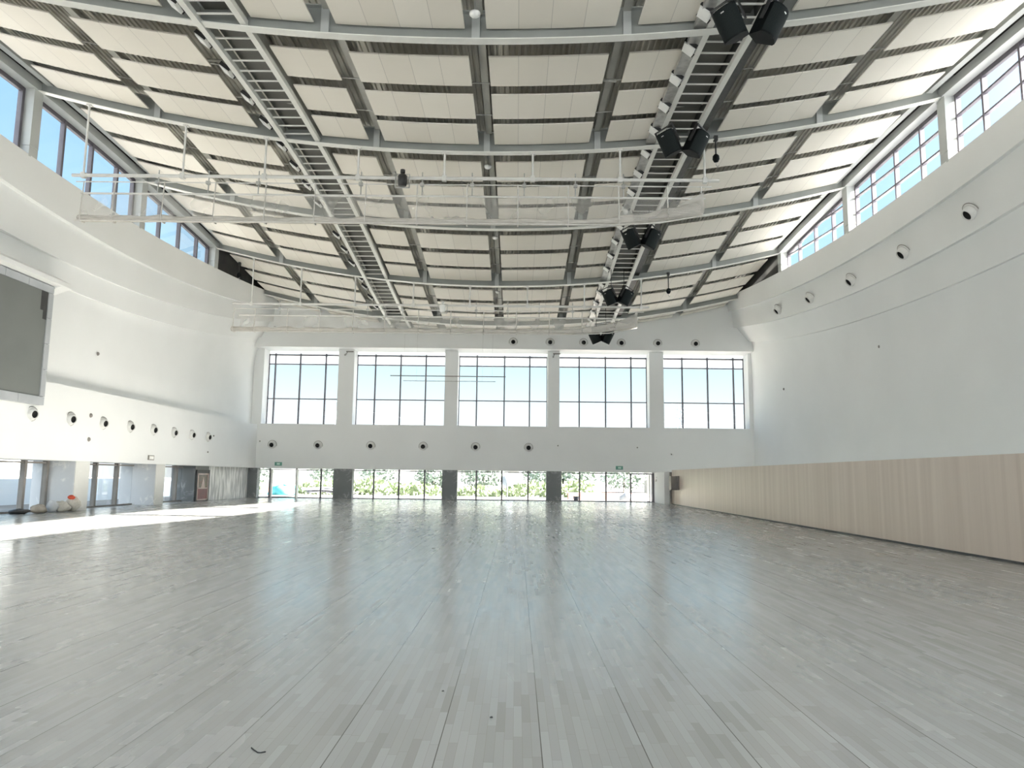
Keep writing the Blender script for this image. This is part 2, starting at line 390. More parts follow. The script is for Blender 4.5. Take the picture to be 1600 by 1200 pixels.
f = MB(); f.box(7.98, 8.08, 52.2, 52.4, 0, 2.0); f.box(9.5, 9.62, 51.95, 52.4, 0, 2.0); f.box(7.98, 9.62, 52.2, 52.4, 1.92, 2.0); f.build('door_frame', M['frame'], t)
f = MB(); f.box(9.36, 9.42, 52.4, 53.3, 0, 1.9); f.build('door_leaf', M['rail'], t)
f = MB(); f.tube([(9.3, 53.0, .8), (9.3, 53.0, 1.3)], .015); f.build('door_handle', M['galv'], t)
t = thing('door_2', 'open doorway between dark posts beside the left corner', 'door', (-16.5, 52.3, 0), kind='structure')
f = MB(); f.box(-17.3, -17.22, 52.2, 52.4, 0, 2.0); f.box(-15.52, -15.4, 52.0, 52.4, 0, 2.0); f.build('door_frame', M['rail'], t)

# clerestory windows under the roof
def clerestory(side, k, label):
    global WN; WN += 1
    ya, yb = BY[k] + .26, BY[k + 1] - .26
    X = lambda y: CX + side * xw(y)
    t = thing('window_%d' % WN, label, 'window', (X((ya + yb) / 2), (ya + yb) / 2, 13.3), 'high side windows under the roof', 'structure')
    top = lambda y: S(X(y), y) - .12
    f = MB(); n = 4; pitch = (BY[k + 1] - BY[k]) / n; hw = .065 if side < 0 else .05
    for j in range(n + 1):
        y = min(max(BY[k] + pitch * (j + (.12 if side < 0 else .05)), ya + .07), yb - .07)
        f.box(X(y) - .09, X(y) + .09, y - hw, y + hw, bz(side, 0, y) - .1, top(y))
    ys = [ya + (yb - ya) * q / 6 for q in range(7)]
    def bar(zf, h):
        for q in range(6):
            y1, y2 = ys[q], ys[q + 1]; vs = []
            for y in (y1, y2):
                for dx, dz in ((-.07, -h), (.07, -h), (.07, h), (-.07, h)): vs.append((X(y) + dx, y, zf(y) + dz))
            f.add(vs, [(0, 1, 2, 3), (4, 7, 6, 5), (0, 4, 5, 1), (1, 5, 6, 2), (2, 6, 7, 3), (3, 7, 4, 0)])
    bar(lambda y: top(y) - .07, .09); bar(lambda y: bz(side, 0, y) + .02, .06)
    if side > 0:
        bar(lambda y: bz(side, 0, y) + .88, .035); bar(lambda y: bz(side, 0, y) + 1.66, .035)
    f.build('window_frame', M['frame'], t)
    g = MB(); g.grid([[(X(y) + d, y, bz(side, 0, y)), (X(y) + d, y, top(y))] for y in ys for d in (.01,)], False); g.build('glass_pane', M['glass'], t)
BEAMN = {1: 'farthest back', 2: 'nearest', 3: 'second', 4: 'third', 5: 'fourth', 6: 'fifth'}
for side in (-1, 1):
    for k, w in ((0, 'hindmost'), (1, 'window behind the nearest'), (2, 'nearest'), (3, 'middle'), (4, 'farthest')):
        clerestory(side, k, '%s high window under the roof on the %s wall' % ({0: 'hindmost', 1: 'second hindmost', 2: 'nearest visible', 3: 'middle visible', 4: 'farthest wedge shaped'}[k], 'left' if side < 0 else 'right'))
# closure above and beyond the windows
for side in (-1, 1):
    b = MB(); ys = [y for y in YS if y <= 41.1]
    b.grid([[(CX + side * xw(y), y, S(CX + side * xw(y), y) - .14), (CX + side * xw(y), y, S(CX + side * xw(y), y) + 1.12)] for y in YS], True)
    o = b.build('trim_%d' % (3 if side < 0 else 4), M['void']); tag(o, 'dark closure strip above the high windows on the %s' % ('left' if side < 0 else 'right'), 'trim', kind='structure')
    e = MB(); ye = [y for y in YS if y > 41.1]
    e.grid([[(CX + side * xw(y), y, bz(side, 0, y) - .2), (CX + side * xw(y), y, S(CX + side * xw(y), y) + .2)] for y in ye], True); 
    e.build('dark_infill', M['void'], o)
    e = MB()
    def bandrows(xa, xb, za, zb, y_end):
        ys = [y for y in YS if y < y_end]; r = []
        for y in ys:
            X1, X2 = CX + side * (xw(y) - xa), CX + side * (xw(y) - xb); s1 = S(X1, y)
            r.append([(X1, y, s1 + za), (X2, y, s1 + za), (X2, y, s1 + zb), (X1, y, s1 + zb), (X1, y, s1 + za)])
        return r
    e.grid(bandrows(.10, .50, -.10, .24, 41.3), False); e.grid(bandrows(.72, .95, .30, .52, 41.3), False)
    e.build('eave_beam', M['steel'], o)

# clerestory columns at the beam ends
for side in (-1, 1):
    for k in (3, 4, 5):
        y = BY[k]; X = CX + side * (x0(y) + .26)
        t = thing('column', '%s white square column between the high windows on the %s wall' % ({3: 'nearest visible', 4: 'middle', 5: 'farthest'}[k], 'left' if side < 0 else 'right'), 'column', (X, y, bz(side, 0, y)), 'columns between the high windows')
        b = MB(); z0 = bz(side, 0, y) - .05; b.box(X - .26, X + .26, y - .25, y + .25, z0 + .42, S(X, y) + .75); b.build('shaft', M['steel'], t)
        b = MB(); b.box(X - .255, X + .255, y - .245, y + .245, z0, z0 + .405); b.build('base', M['steel'], t)

# ------------------------------------------------------------------ roof steel
for k in (2, 3, 4, 5, 6):
    y = BY[k]; w = x0(y) + .05; n = 48
    t = thing('roof_beam', {2: 'nearest curved grey steel roof beam, crossing the top of the view', 3: 'second curved grey steel roof beam, carrying the nearer net',
                            4: 'third curved grey steel roof beam, behind the nearer net', 5: 'fourth curved grey steel roof beam, carrying the farther net', 6: 'farthest curved grey steel roof beam, near the far wall'}[k], 'beam', (CX, y, S(CX, y)), 'curved roof beams', 'thing')
    xs = [CX - w + 2 * w * i / n for i in range(n + 1)]
    def rib(b, hw, za, zb): 
        b.grid([[(X, y - hw, S(X, y) + za), (X, y - hw, S(X, y) + zb), (X, y + hw, S(X, y) + zb), (X, y + hw, S(X, y) + za), (X, y - hw, S(X, y) + za)] for X in xs], False)
    b = MB(); rib(b, .14, 0, .03); b.build('bottom_flange', M['rail'], t)  # paler than the web: light thrown up from the floor is in the colour
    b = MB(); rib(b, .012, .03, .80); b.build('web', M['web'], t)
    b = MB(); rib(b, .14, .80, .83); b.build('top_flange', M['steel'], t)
    for X in (-13.66, -5.36, -1.24, 2.88, 11.18):
        b = MB(); z = S(X, y); b.box(X - .11, X + .11, y - .12, y - .013, z + .03, z + .8); b.build('stiffener', M['steel'], t)

PX = [(-13.66, 'left outer gap'), (-5.3, 'gap left of the centre'), (-1.16, 'centre gap'), (2.86, 'gap right of the centre'), (11.2, 'right outer gap')]
BAYN = {1: 'before the nearest beam', 2: 'past the nearest beam', 3: 'past the second beam', 4: 'past the third beam', 5: 'past the fourth beam', 6: 'past the farthest beam'}
for X, nm in PX:
    for k in range(1, 6):
        b = MB(); ya, yb = BY[k] + .13, BY[k + 1] - .13; n = 6
        ys = [ya + (yb - ya) * i / n for i in range(n + 1)]
        for hw, za, zb in ((.11, .72, .745), (.012, .745, .97), (.11, .97, .99)):
            b.grid([[(X - hw, y, S(X, y) + za), (X - hw, y, S(X, y) + zb), (X + hw, y, S(X, y) + zb), (X + hw, y, S(X, y) + za), (X - hw, y, S(X, y) + za)] for y in ys], False)
        o = b.build('purlin', M['purlin']); tag(o, 'dark grey purlin above the %s, %s' % (nm, BAYN[k]), 'purlin', 'purlins under the roof deck', 'thing')
# thin hanger rods crossing the deck above the panel rows
for k in range(1, 6):
    for r, yo in enumerate((1.05, 3.35, 5.5)):
        y = BY[k] + yo
        if k == 1 and r < 2: continue
        b = MB(); xs = [CX - 15.4 + 30.8 * i / 30 for i in range(31)]
        b.tube([(X, y, S(X, y) + .52) for X in xs], .022, 5)
        o = b.build('hanger_rail', M['galv']); tag(o, 'thin steel rail above the %s row of panels %s' % (ORD[r], BAYN[k]), 'rail', 'thin rails holding the ceiling panels', 'thing')
for i, (X, k, yo, dx) in enumerate([(-4.3, 2, .45, .9), (1.2, 2, .35, -.9), (-3.9, 2, 3.1, .8), (3.0, 2, 3.2, -.7), (-5.2, 3, 2.9, .6), (4.0, 2, .5, 1.0), (-10.8, 2, 3.1, 1.), (8.8, 3, 3.2, .9), (-12.2, 3, .5, .9), (13.2, 3, .6, .9)]):
    y = BY[k] + yo; b = MB(); b.tube([(X, y, S(X, y) + .42), (X + dx, y + .75, S(X + dx, y + .75) + .92)], .055, 6)
    o = b.build('roof_brace', M['purlin']); tag(o, 'short diagonal steel brace above the panels, %s from the camera, %s the centre gap' % (ORD[i], 'left of' if X < CX else 'right of'), 'brace', 'diagonal braces under the deck', 'thing')

# ------------------------------------------------------------------ ceiling panels
PC = [(-17.5, -13.95, 'outermost left column'), (-13.37, -9.82, 'column left of the left catwalk'), (-7.38, -5.65, 'narrow column right of the left catwalk'), (-5.05, -1.53, 'wide column left of the centre gap'),
      (-.95, 2.57, 'wide column right of the centre gap'), (3.17, 4.90, 'narrow column left of the right catwalk'), (7.34, 10.89, 'column right of the right catwalk'), (11.47, 15.02, 'outermost right column')]
PR_ = [(1.36, 3.10), (3.68, 5.34), (5.78, 7.30)]
for k in range(1, 7):
    for r, (ya, yb) in enumerate(PR_):
        if k == 1 and r < 2: continue
        if k == 6:
            if r == 2: continue
            ya, yb = ((.95, 1.75), (2.0, 2.70))[r]
        for ci, (xa, xb, nm) in enumerate(PC):
            if k == 1 and ci in (0, 7): continue
            y1, y2 = BY[k] + ya, BY[k] + yb
            lim = min(x0(y1), x0(y2)) - (.42 if k < 5 else .05)
            a = lambda y: max(xa, CX - min(x0(y) - (.42 if k < 5 else .12), 16.3)); c = lambda y: min(xb, CX + min(x0(y) - (.42 if k < 5 else .12), 16.3))
            b = MB(); nx = 10; P = .29
            for z0_, z1_ in ((0, .045),):
                rows = [[(a(y) + (c(y) - a(y)) * i / nx, y, S(a(y) + (c(y) - a(y)) * i / nx, y) + P + z0_) for i in range(nx + 1)] for y in (y1, (y1 + y2) / 2, y2)]
                b.grid(rows, True, True)
                b.grid([[(p[0], p[1], p[2] + z1_) for p in q] for q in rows], True)
                for q in (rows[0], rows[2]): b.grid([q, [(p[0], p[1], p[2] + z1_) for p in q]], False)
                for j in (0, nx): b.grid([[q[j] for q in rows], [(q[j][0], q[j][1], q[j][2] + z1_) for q in rows]], False)
            ym = (y1 + y2) / 2; xm = (xa + xb) / 2
            o = b.build('acoustic_tile', M['panel'], loc=(xm, ym, S(xm, ym) + P))
            tag(o, 'cream ceiling panel, %s, %s row %s' % (nm, ORD[r], BAYN[k]), 'panel', 'cream ceiling panels', 'thing')

# small white domes hanging in the centre gap
def dome(x, y, z, i):
    t = thing('ceiling_sensor', '%s small white round sensor from the camera, hanging in the centre gap' % ORD[i], 'sensor', (x, y, z), 'white sensors in the centre gap')
    b = MB(); b.lathe([(0, -.07), (.09, -.06), (.14, -.01), (.14, .05), (.05, .07), (0, .075)], Matrix.Translation((x, y, z))); b.build('body', M['lamp'], t)
    b = MB(); b.tube([(x, y, z + .06), (x, y, S(x, y) + .73)], .012, 6); b.build('stem', M['galv'], t)
for i, (x, y, z) in enumerate([(-1.2, 17.6, 13.42), (-1.28, 28.0, 13.86), (-1.2, 35.5, 13.44), (-1.25, 43.0, 12.6)]): dome(x, y, z, i)

# ------------------------------------------------------------------ catwalks
def catwalk(xl, xr, label, tray):
    t = thing('catwalk', label, 'catwalk', ((xl + xr) / 2, 34, S(xl, 34)), 'roof catwalks')
    ya, yb = 15.6, 51.2; n = 60; ys = [ya + (yb - ya) * i / n for i in range(n + 1)]
    def lon(b, xa, xb, za, zb): b.grid([[(xa, y, S((xl + xr) / 2, y) + za), (xb, y, S((xl + xr) / 2, y) + za), (xb, y, S((xl + xr) / 2, y) + zb), (xa, y, S((xl + xr) / 2, y) + zb), (xa, y, S((xl + xr) / 2, y) + za)] for y in ys], False)
    for X in (xl, xr):
        b = MB(); lon(b, X - .085, X + .085, .0, .17); b.build('rail', M['rail'], t)
    y = ya + .25
    while y < yb:
        z = S((xl + xr) / 2, y) + .12; b = MB(); b.box(xl + .08, xr - .08, y - .025, y + .025, z, z + .035); b.build('rung', M['rail'], t); y += .621
    b = MB(); lon(b, xl + .1, xr - .1, .50, .54); b.build('grating', M['grate'], t)
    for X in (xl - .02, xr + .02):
        hi = .95 if tray and X > xl + .5 else .55  # right plate raised and near-black, standing in for the shadowed gap
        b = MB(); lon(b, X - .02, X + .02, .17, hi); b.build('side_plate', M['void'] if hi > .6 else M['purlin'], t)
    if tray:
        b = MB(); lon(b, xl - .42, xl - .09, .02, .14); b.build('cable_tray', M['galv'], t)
        b = MB(); lon(b, xr + .13, xr + .52, .34, .42); b.build('gap_shade_strip', M['dark'], t)  # added dark strip in place of the shadowed gap beside the rail
    return t
catwalk(-8.82, -7.58, 'left roof catwalk of pale rails and rungs over dark grating', False)
catwalk(5.12, 6.36, 'right roof catwalk with cable tray, carrying the black speakers', True)

# floodlights clipped along the catwalks
def floodlight(x, y, sgn, label):
    z = S(CX + abs(x - CX), y)
    t = thing('floodlight', label, 'floodlight', (x, y, z + .1), 'floodlights along the catwalks')
    m = Matrix.Translation((x, y, z + .1)) @ Matrix.Rotation(math.radians(38) * sgn, 4, 'Y')
    b = MB(); b.box(-.17, .17, -.21, .21, -.05, .05, m); b.build('housing', M['lamp'], t)
    b = MB(); b.box(-.15, .15, -.19, .19, -.056, -.05, m); b.build('lens', M['lamp'], t)
    b = MB(); b.box(-.2, .2, -.235, -.215, -.02, .10, m); b.box(-.2, .2, .215, .235, -.02, .10, m); b.box(-.2, -.17, -.235, .235, .06, .10, m); b.tube([(x, y, z + .12), (x + .28 * sgn, y, z + .14)], .025, 6); b.build('bracket', M['dark'], t)
    return t
for i in range(18):
    y = 18.05 + 1.78 * i
    if any(abs(y - q) < .3 for q in BY): y += .5
    floodlight(-9.22, y, 1, '%s floodlight from the camera along the left catwalk' % ORD[i])
for i in range(18):
    y = 17.95 + 1.78 * i
    if any(abs(y - q) < .3 for q in BY): y += .5
    floodlight(4.80, y, 1, '%s floodlight from the camera along the right catwalk' % ORD[i])

# black loudspeakers in pairs under the right catwalk
def speaker(x, y, z, yaw, sc, label):
    t = thing('loudspeaker', label, 'loudspeaker', (0, 0, 0), 'black loudspeakers under the right catwalk')
    b = MB()   # cabinet: plan tapers to the back, curved front at -Y
    fr = [(-.36, -.16), (-.30, -.27), (-.16, -.35), (0, -.375), (.16, -.35), (.30, -.27), (.36, -.16)]
    plan = fr + [(.22, .34), (-.22, .34)]
    b.prism(plan, -.46, .46, ax='z'); b.build('cabinet', M['black'], t)
    b = MB(); b.grid([[(px * 1.01, py * 1.02 - .004, zz) for px, py in fr] for zz in (-.41, 0, .41)], True); b.build('grille', M['grille'], t)
    b = MB(); b.box(-.42, -.385, -.06, .06, -.1, .62); b.box(.385, .42, -.06, .06, -.1, .62); b.box(-.42, .42, -.06, .06, .60, .64); b.build('yoke', M['dark'], t)
    b = MB(); b.box(-.05, .05, -.395, -.381, .3, .33); b.build('badge', M['galv'], t)
    t.location = (x, y, z); t.rotation_euler = (math.radians(24), math.radians(yaw * .25), math.radians(yaw)); t.scale = (sc,) * 3
    return t
PAIR = ['nearest', 'second', 'third', 'fourth', 'farthest']
for i, (y, xl_, xr_, z) in enumerate([(17.47, 5.41, 6.25, 13.14), (24.53, 5.30, 6.10, 13.28), (32.27, 5.16, 5.90, 12.40), (39.39, 5.08, 5.78, 11.47), (45.22, 4.88, 5.48, 10.40)]):
    speaker(xl_ - .05, y, z, -46, .88, 'left black loudspeaker of the %s pair under the right catwalk' % PAIR[i])
    speaker(xr_ + .05, y, z, 46, .88, 'right black loudspeaker of the %s pair under the right catwalk' % PAIR[i])
    zt = S(5.8, y)
    if zt - z > .75:
        b = MB(); b.tube([(xl_, y, z + .55), (xl_, y, zt)], .02, 6); b.tube([(xr_, y, z + .55), (xr_, y, zt)], .02, 6)
        tag(b.build('speaker_hanger', M['dark']), 'thin dark drop rods over the %s loudspeaker pair' % PAIR[i], 'hanger')

# chain hoists
def hoist(x, y, ztop, zbot, label):
    t = thing('chain_hoist', label, 'hoist', (x, y, zbot), 'small chain hoists on the beams')
    b = MB(); b.box(x - .07, x + .07, y - .18, y - .02, ztop - .05, ztop + .14); b.build('clamp', M['dark'], t)
    b = MB(); b.tube([(x, y - .1, ztop - .05), (x, y - .1, zbot + .3)], .03, 6); b.build('chain', M['dark'], t)
    b = MB(); b.lathe([(0, -.17), (.08, -.14), (.13, -.04), (.12, .08), (.05, .16), (0, .17)], Matrix.Translation((x, y - .1, zbot + .2)), 12); b.build('hoist_body', M['black'], t)
    b = MB(); b.tube([(x, y - .1, zbot + .05), (x, y - .1, zbot - .08), (x + .05, y - .1, zbot - .13), (x + .1, y - .1, zbot - .08)], .014, 6); b.build('hook', M['galv'], t)
hoist(7.28, 26.2, S(7.28, 26.2), 13.25, 'black chain hoist hanging from the second beam right of the loudspeakers')
hoist(8.55, 41.1, S(8.55, 41.1), 12.05, 'small black chain hoist on the fourth beam right of the farther net')
hoist(-16.9, 43.3, 14.2, 13.35, 'small black hoist at the left end of the dark roof gap')

# ------------------------------------------------------------------ raised divider nets
def net(Y, xl, xr, zp, zr, zh, zb, zbt, poles, straps, xend, clips, motor, label):
    t = thing('divider_net', label, 'net', (0, Y, zp), 'raised divider nets')
    rise = lambda x: max(0, (x - (xend - 5.2)) / 5.2) ** 2 * .42
    zpx = lambda x: zp
    b = MB(); b.tube([(xl, Y, zp), (xr, Y, zp)], .065, 10); b.build('top_pipe', M['pipe'], t)
    b = MB(); b.tube([(xl + .2, Y - .05, zr), (xr - .3, Y - .05, zr)], .022, 6); b.build('drive_rod', M['pipe'], t)
    b = MB(); b.tube([(xl + .4, Y, zh), (xend + .1, Y, zh)], .04, 8); b.build('head_pipe', M['pipe'], t)
    for x in poles:
        b = MB(); b.tube([(x, Y, S(x, Y)), (x, Y, zp)], .04, 8); b.box(x - .09, x + .09, Y - .09, Y + .09, S(x, Y) - .05, S(x, Y)); b.box(x - .08, x + .08, Y - .085, Y + .085, zp - .1, zp + .1); b.build('hanger_pole', M['pipe'], t)
    for x in straps:
        b = MB(); r = rise(x)
        b.tube([(x, Y - .06, zr + .02), (x, Y - .10, zh), (x, Y - .16, zbt + r), (x, Y - .15, zb + r - .01), (x, Y, zb + r - .03), (x, Y + .15, zb + r - .01), (x, Y + .16, zbt + r)], .026, 6); b.build('strap', M['strap'], t)
    for x in clips:
        b = MB(); b.tube([(x, Y, zp + .22), (x, Y, zh - .02)], .022, 6); b.box(x - .07, x + .07, Y - .1, Y + .03, zr - .06, zr + .06); b.build('pulley', M['galv'], t)
    # bundled net: a lumpy roll that sags between the straps
    b = MB(); rows = []; N_ = 150; st = sorted(straps)
    x1 = st[0] - .12
    for i in range(N_ + 1):
        x = x1 + (xend - x1) * i / N_
        ph = 0
        for a, c in zip(st[:-1], st[1:]):
            if a <= x <= c: ph = math.sin(math.pi * (x - a) / (c - a))
        r = rise(x); top = zbt + r * 1.9 - .05 * ph + .02 * math.sin(x * 5.1); bot = zb + r - .015 * ph
        w = .13 + .03 * math.sin(x * 2.3 + 1) + .02 * ph; ring = []
        for q in range(13):
            a = q / 12 * 2 * math.pi; wob = 1 + .12 * math.sin(3 * a + x * 1.7)
            ring.append((x, Y + w * wob * math.cos(a), (top + bot) / 2 + (top - bot) / 2 * math.sin(a)))
        rows.append(ring)
    b.grid(rows, True); b.add(rows[0][:-1], [tuple(range(12))]); b.add(rows[-1][:-1], [tuple(range(12))[::-1]])
    b.build('net_bundle', M['bundle'], t)
    b = MB(); rows = []
    for i in range(121):
        x = xl + .45 + (xend - xl - .45) * i / 120; ph = 0
        for a, c in zip(st[:-1], st[1:]):
            if a <= x <= c: ph = math.sin(math.pi * (x - a) / (c - a))
        zt = zh; zl = zbt + rise(x) * 1.5 - .02
        rows.append([(x, Y + .02 + .10 * ph * math.sin(math.pi * q / 5) * (1 if i % 2 else .8) + .03 * math.sin(x * 3 + q), zt + (zl - zt) * q / 5) for q in range(6)])
    b.grid(rows, True); b.build('netting', M['net'], t)
    b = MB(); b.tube([(xl + .35, Y - .16, zb - .02), (xend - 3.4, Y - .16, zb - .02), (xend - 1.6, Y - .16, zb + .08), (xend, Y - .16, zb + .38)], .028, 6); b.build('hem_rope', M['strap'], t)
    # hanging gathers near the far end, folded fabric
    b = MB(); rows = []
    for i in range(25):
        u = i / 24; x = xend - 2.6 + 2.6 * u
        rows.append([(x, Y - .22 - .06 * math.sin(q * 1.3 + u * 5), zb + rise(x) + .02 + (zbt - zb + .55 * u * u) * q / 6) for q in range(7)])
    b.grid(rows, True); b.build('gathered_fold', M['net'], t)
    if motor:
        x = motor[0]; z = motor[1]
        b = MB(); b.lathe([(0, -.22), (.15, -.22), (.17, -.05), (.17, .15), (.12, .2), (0, .2)], Matrix.Translation((x, Y - .2, z)), 14); b.lathe([(0, 0), (.09, 0), (.09, .13), (0, .13)], Matrix.Translation((x, Y - .2, z + .26)), 12)
        m_ = b.build('winch_motor', M['dark'] if motor[2] else M['lamp'], t)
        b = MB()
        for dx in (-.26, .26): b.tube([(x + dx, Y - .2, z - .3), (x + dx, Y - .2, z + .22)], .02, 6)
        b.tube([(x - .26, Y - .2, z - .3), (x + .26, Y - .2, z - .3)], .02, 6); b.tube([(x - .26, Y - .2, z + .22), (x + .26, Y - .2, z + .22)], .02, 6); b.build('motor_cage', M['galv'], m_)
    return t
net(26.2, -16.72, 7.4, 12.62, 12.35, 11.92, 10.84, 11.10, (-16.3, -12.58, -9.52, -6.03, -2.81, .48, 3.73, 6.87),
    (-16.21, -15.04, -13.2, -11.29, -9.41, -7.57, -5.69, -3.79, -1.94, -.06, 1.8, 3.66, 5.46, 6.71), 6.78, (-13.47, -11.59, -9.72, -5.9, -3.62, -1.76, .17, 2.07, 3.85), (-4.33, 12.46, True),
    'nearer raised divider net, long white pipes and bundled netting under the second beam')
net(41.1, -16.35, 7.45, 11.30, 11.0, 10.63, 9.68, 9.98, (-15.26, -12.47, -9.36, -6.01, -2.77, .51, 3.76, 7.01),
    (-16.2, -14.99, -13.13, -11.3, -9.4, -7.57, -5.67, -3.83, -1.96, -.1, 1.76, 3.62, 5.47, 6.67), 6.75, (-13.6, -8.6, -6.6, -2.4, -.6, 1.2, 3.1), (-4.3, 11.1, False),
    'farther raised divider net, white pipes and bundled netting under the fourth beam')

# ------------------------------------------------------------------ wall nozzles
def nozzle(p, d, sc, label):
    t = thing('air_nozzle', label, 'air nozzle', p, 'round air nozzles on the walls')
    m = lookm(p, d) @ Matrix.Scale(sc, 4)
    b = MB(); b.lathe([(.30, -.02), (.30, .02), (.27, .04), (.22, .04)], m, 24); b.build('flange', M['nozzle'], t)
    b = MB(); b.lathe([(.23, .0), (.235, .08), (.215, .16), (.185, .22), (.165, .235), (.155, .21), (.15, .06)], m, 24); b.build('ball', M['nozzle'], t)
    b = MB(); b.lathe([(.158, .20), (.13, .12), (0, .10)], m, 24); b.build('bore', M['hole'], t)
    b = MB(); b.lathe([(.325, .002), (.325, .012), (.30, .012)], m, 24); b.build('shadow_gap_ring', M['cabinet'], t)  # dark ring painting the shadow gap round the flange
for i, y in enumerate((26.75, 29.0, 31.25, 33.5, 35.75, 38.0, 40.2, 42.4)):
    yy = y + 1.35 - (.4, .2, .05, 0, 0, 0, 0, 0)[i]
    nozzle((-18.42, yy, 3.78), (1, -.25, -.1), .9, '%s round air nozzle from the screen on the lower left wall' % ORD[i])
for i, x in enumerate((-17.3, -14.05, -10.32, -6.61, -2.91, .83)):
    nozzle((x, D, 3.71), (.0, -1, -.12), 1, '%s air nozzle from the left below the tall far windows' % ORD[i])
for i, x in enumerate((-.33, 2.27, 4.64, 7.30, 9.87, 12.53)):
    nozzle((x, 51.3, 11.12), (.0, -1, -.12), .95, '%s air nozzle from the left above the tall far windows' % ORD[i])
for i, y in enumerate((25.2, 29.5, 33.9, 38.2, 42.4)):
    z1, z2 = bz(1, 1, y), bz(1, 2, y); f_ = .58; xx = bx(1, 1, y) + .19 + (bx(1, 2, y) - bx(1, 1, y) - .19) * f_
    nozzle((CX + xx, y, z1 + (z2 - z1) * f_), (-1, -.02, -.75), 1.15, '%s air nozzle from the camera on the middle band of the right wall' % ORD[i])

# ------------------------------------------------------------------ screen on the left wall
t = thing('display_screen', 'large dark grey display screen with pale rim on the left wall', 'screen', (-18.25, 20, 4.1))
b = MB(); b.box(-18.41, -18.2, 10, 27.72, 4.42, 8.55); b.build('display_face', M['screen'], t)
b = MB()
rim = b
def tiles(fx):
    pass
y = 10.0
ys_ = [10 + 1.27 * i for i in range(14)] + [28.0]
for a, c in zip(ys_[:-1], ys_[1:]):
    b.box(-18.41, -18.16, a + .01, c - .01, 4.14, 4.45); b.box(-18.41, -18.16, a + .01, c - .01, 8.5, 8.78)
zs_ = [4.46, 5.5, 6.5, 7.5, 8.49]
for a, c in zip(zs_[:-1], zs_[1:]): b.box(-18.41, -18.16, 27.72, 28.0, a + .01, c - .01)
b.build('rim', M['screen_rim'], t)
b = MB(); b.box(-18.4, -18.195, 27.33, 27.72, 7.75, 8.5); b.box(-18.4, -18.195, 27.5, 27.72, 7.42, 7.75); b.build('missing_tile', M['void'], t)
b = MB(); b.prism([(-18.9, 8.79), (-17.8, 8.84), (-17.8, 9.0), (-18.6, 9.4), (-18.9, 9.4)], 10, 28.6); b.prism([(-18.9, 8.2), (-18.55, 8.60), (-17.85, 8.86), (-17.85, 9.0), (-18.9, 9.4)], 28.02, 28.6)
tag(b.build('trim_5', M['wall']), 'white soffit just above the grey screen', 'trim', kind='structure')

# ------------------------------------------------------------------ low left side: glazing, columns, doors
for i, (a, c, ms) in enumerate([(20, 30.95, (24., 26.7, 29.45, 30.85)), (32.0, 37.9, (32.4, 34.5, 36.35)), (38.9, 43.5, (39.1, 42.7))]):
    WN += 1
    t = thing('window_%d' % WN, ['low glazing left of the first grey column on the left wall', 'low glazing between the first and second grey columns on the left', 'low glazing past the second grey column on the left'][i], 'window', (-19.7, (a + c) / 2, 0), 'low glazing of the left wall', 'structure')
    f = MB()
    for y in ms: f.box(-19.78, -19.58, y - .07, y + .07, 0, 2.07)
    f.box(-19.75, -19.63, a, c, 1.95, 2.02); f.box(-19.78, -19.6, a, c, 0, .07); f.build('window_frame', M['cabinet'], t)
    g = MB(); g.box(-19.71, -19.69, a, c, .05, 1.96); g.build('glass_pane', M['glass_low'], t)
def low_col(xa, xb, ya, yb, m1, m2, label, grp):
    t = thing('pillar', label, 'pillar', ((xa + xb) / 2, (ya + yb) / 2, 0), grp)
    b = MB(); b.box(xa, xb - .02, ya, yb, 0, 2.07); b.build('cladding', m1, t)
    if m2: 
        b = MB(); b.box(xb - .02, xb, ya + .02, yb, 0, 2.065); b.build('side_cladding', m2, t)
low_col(-20.3, -18.5, 30.95, 32.0, M['clad_pale'], M['clad_light'], 'scuffed grey pillar with sacks at its foot on the left side', 'grey pillars of the left wall')
low_col(-20.3, -18.5, 37.9, 38.9, M['clad_pale'], M['clad_light'], 'scuffed grey pillar between low windows, second from the screen', 'grey pillars of the left wall')
low_col(-20.3, -18.88, 43.5, 45.4, M['clad'], None, 'dark grey pillar beside the red hose cabinet', 'grey pillars of the left wall')
low_col(-20.3, -18.85, 45.4, 51.98, M['film'], None, 'wide pillar wrapped in crinkled silver film near the left corner', 'grey pillars of the left wall')
for i, (a, c) in enumerate([(-18.9, -18.2), (-12.86, -11.5), (-5.22, -4.15), (2.08, 3.18)]):
    low_col(a, c, 52.0, 52.6, M['clad'], None, ['dark grey pillar in the left corner of the far wall', 'dark grey pillar right of the blue-green heap', 'dark grey pillar left of the centre of the far wall', 'dark grey pillar right of the centre of the far wall'][i], 'dark pillars of the far wall')
t = thing('hose_cabinet', 'dark red fire hose cabinet with pale frame by the silver pillar', 'cabinet', (-18.86, 44.4, 0))
b = MB(); b.box(-18.88, -18.80, 43.55, 45.35, 1.66, 1.84); b.box(-18.88, -18.80, 43.55, 43.66, 0, 1.66); b.box(-18.88, -18.80, 45.2, 45.35, 0, 1.66); b.build('surround', M['dark'], t)
b = MB(); b.box(-18.88, -18.83, 43.66, 45.2, .04, 1.66); b.build('back_panel', M['rebar'], t)
b = MB(); b.box(-18.83, -18.81, 43.76, 45.1, .12, .72); b.build('lower_panel', M['red'], t)
b = MB(); b.box(-18.83, -18.815, 43.76, 45.1, .80, 1.56); b.build('glass_panel', M['redglass'], t)
b = MB()
for q in ((43.66, 45.2, .04, .12), (43.66, 45.2, 1.56, 1.64), (43.66, 43.76, .04, 1.64), (45.1, 45.2, .04, 1.64), (43.66, 45.2, .72, .80)): b.box(-18.83, -18.79, q[0], q[1], q[2], q[3])
b.build('door_frame', M['redwood'], t)
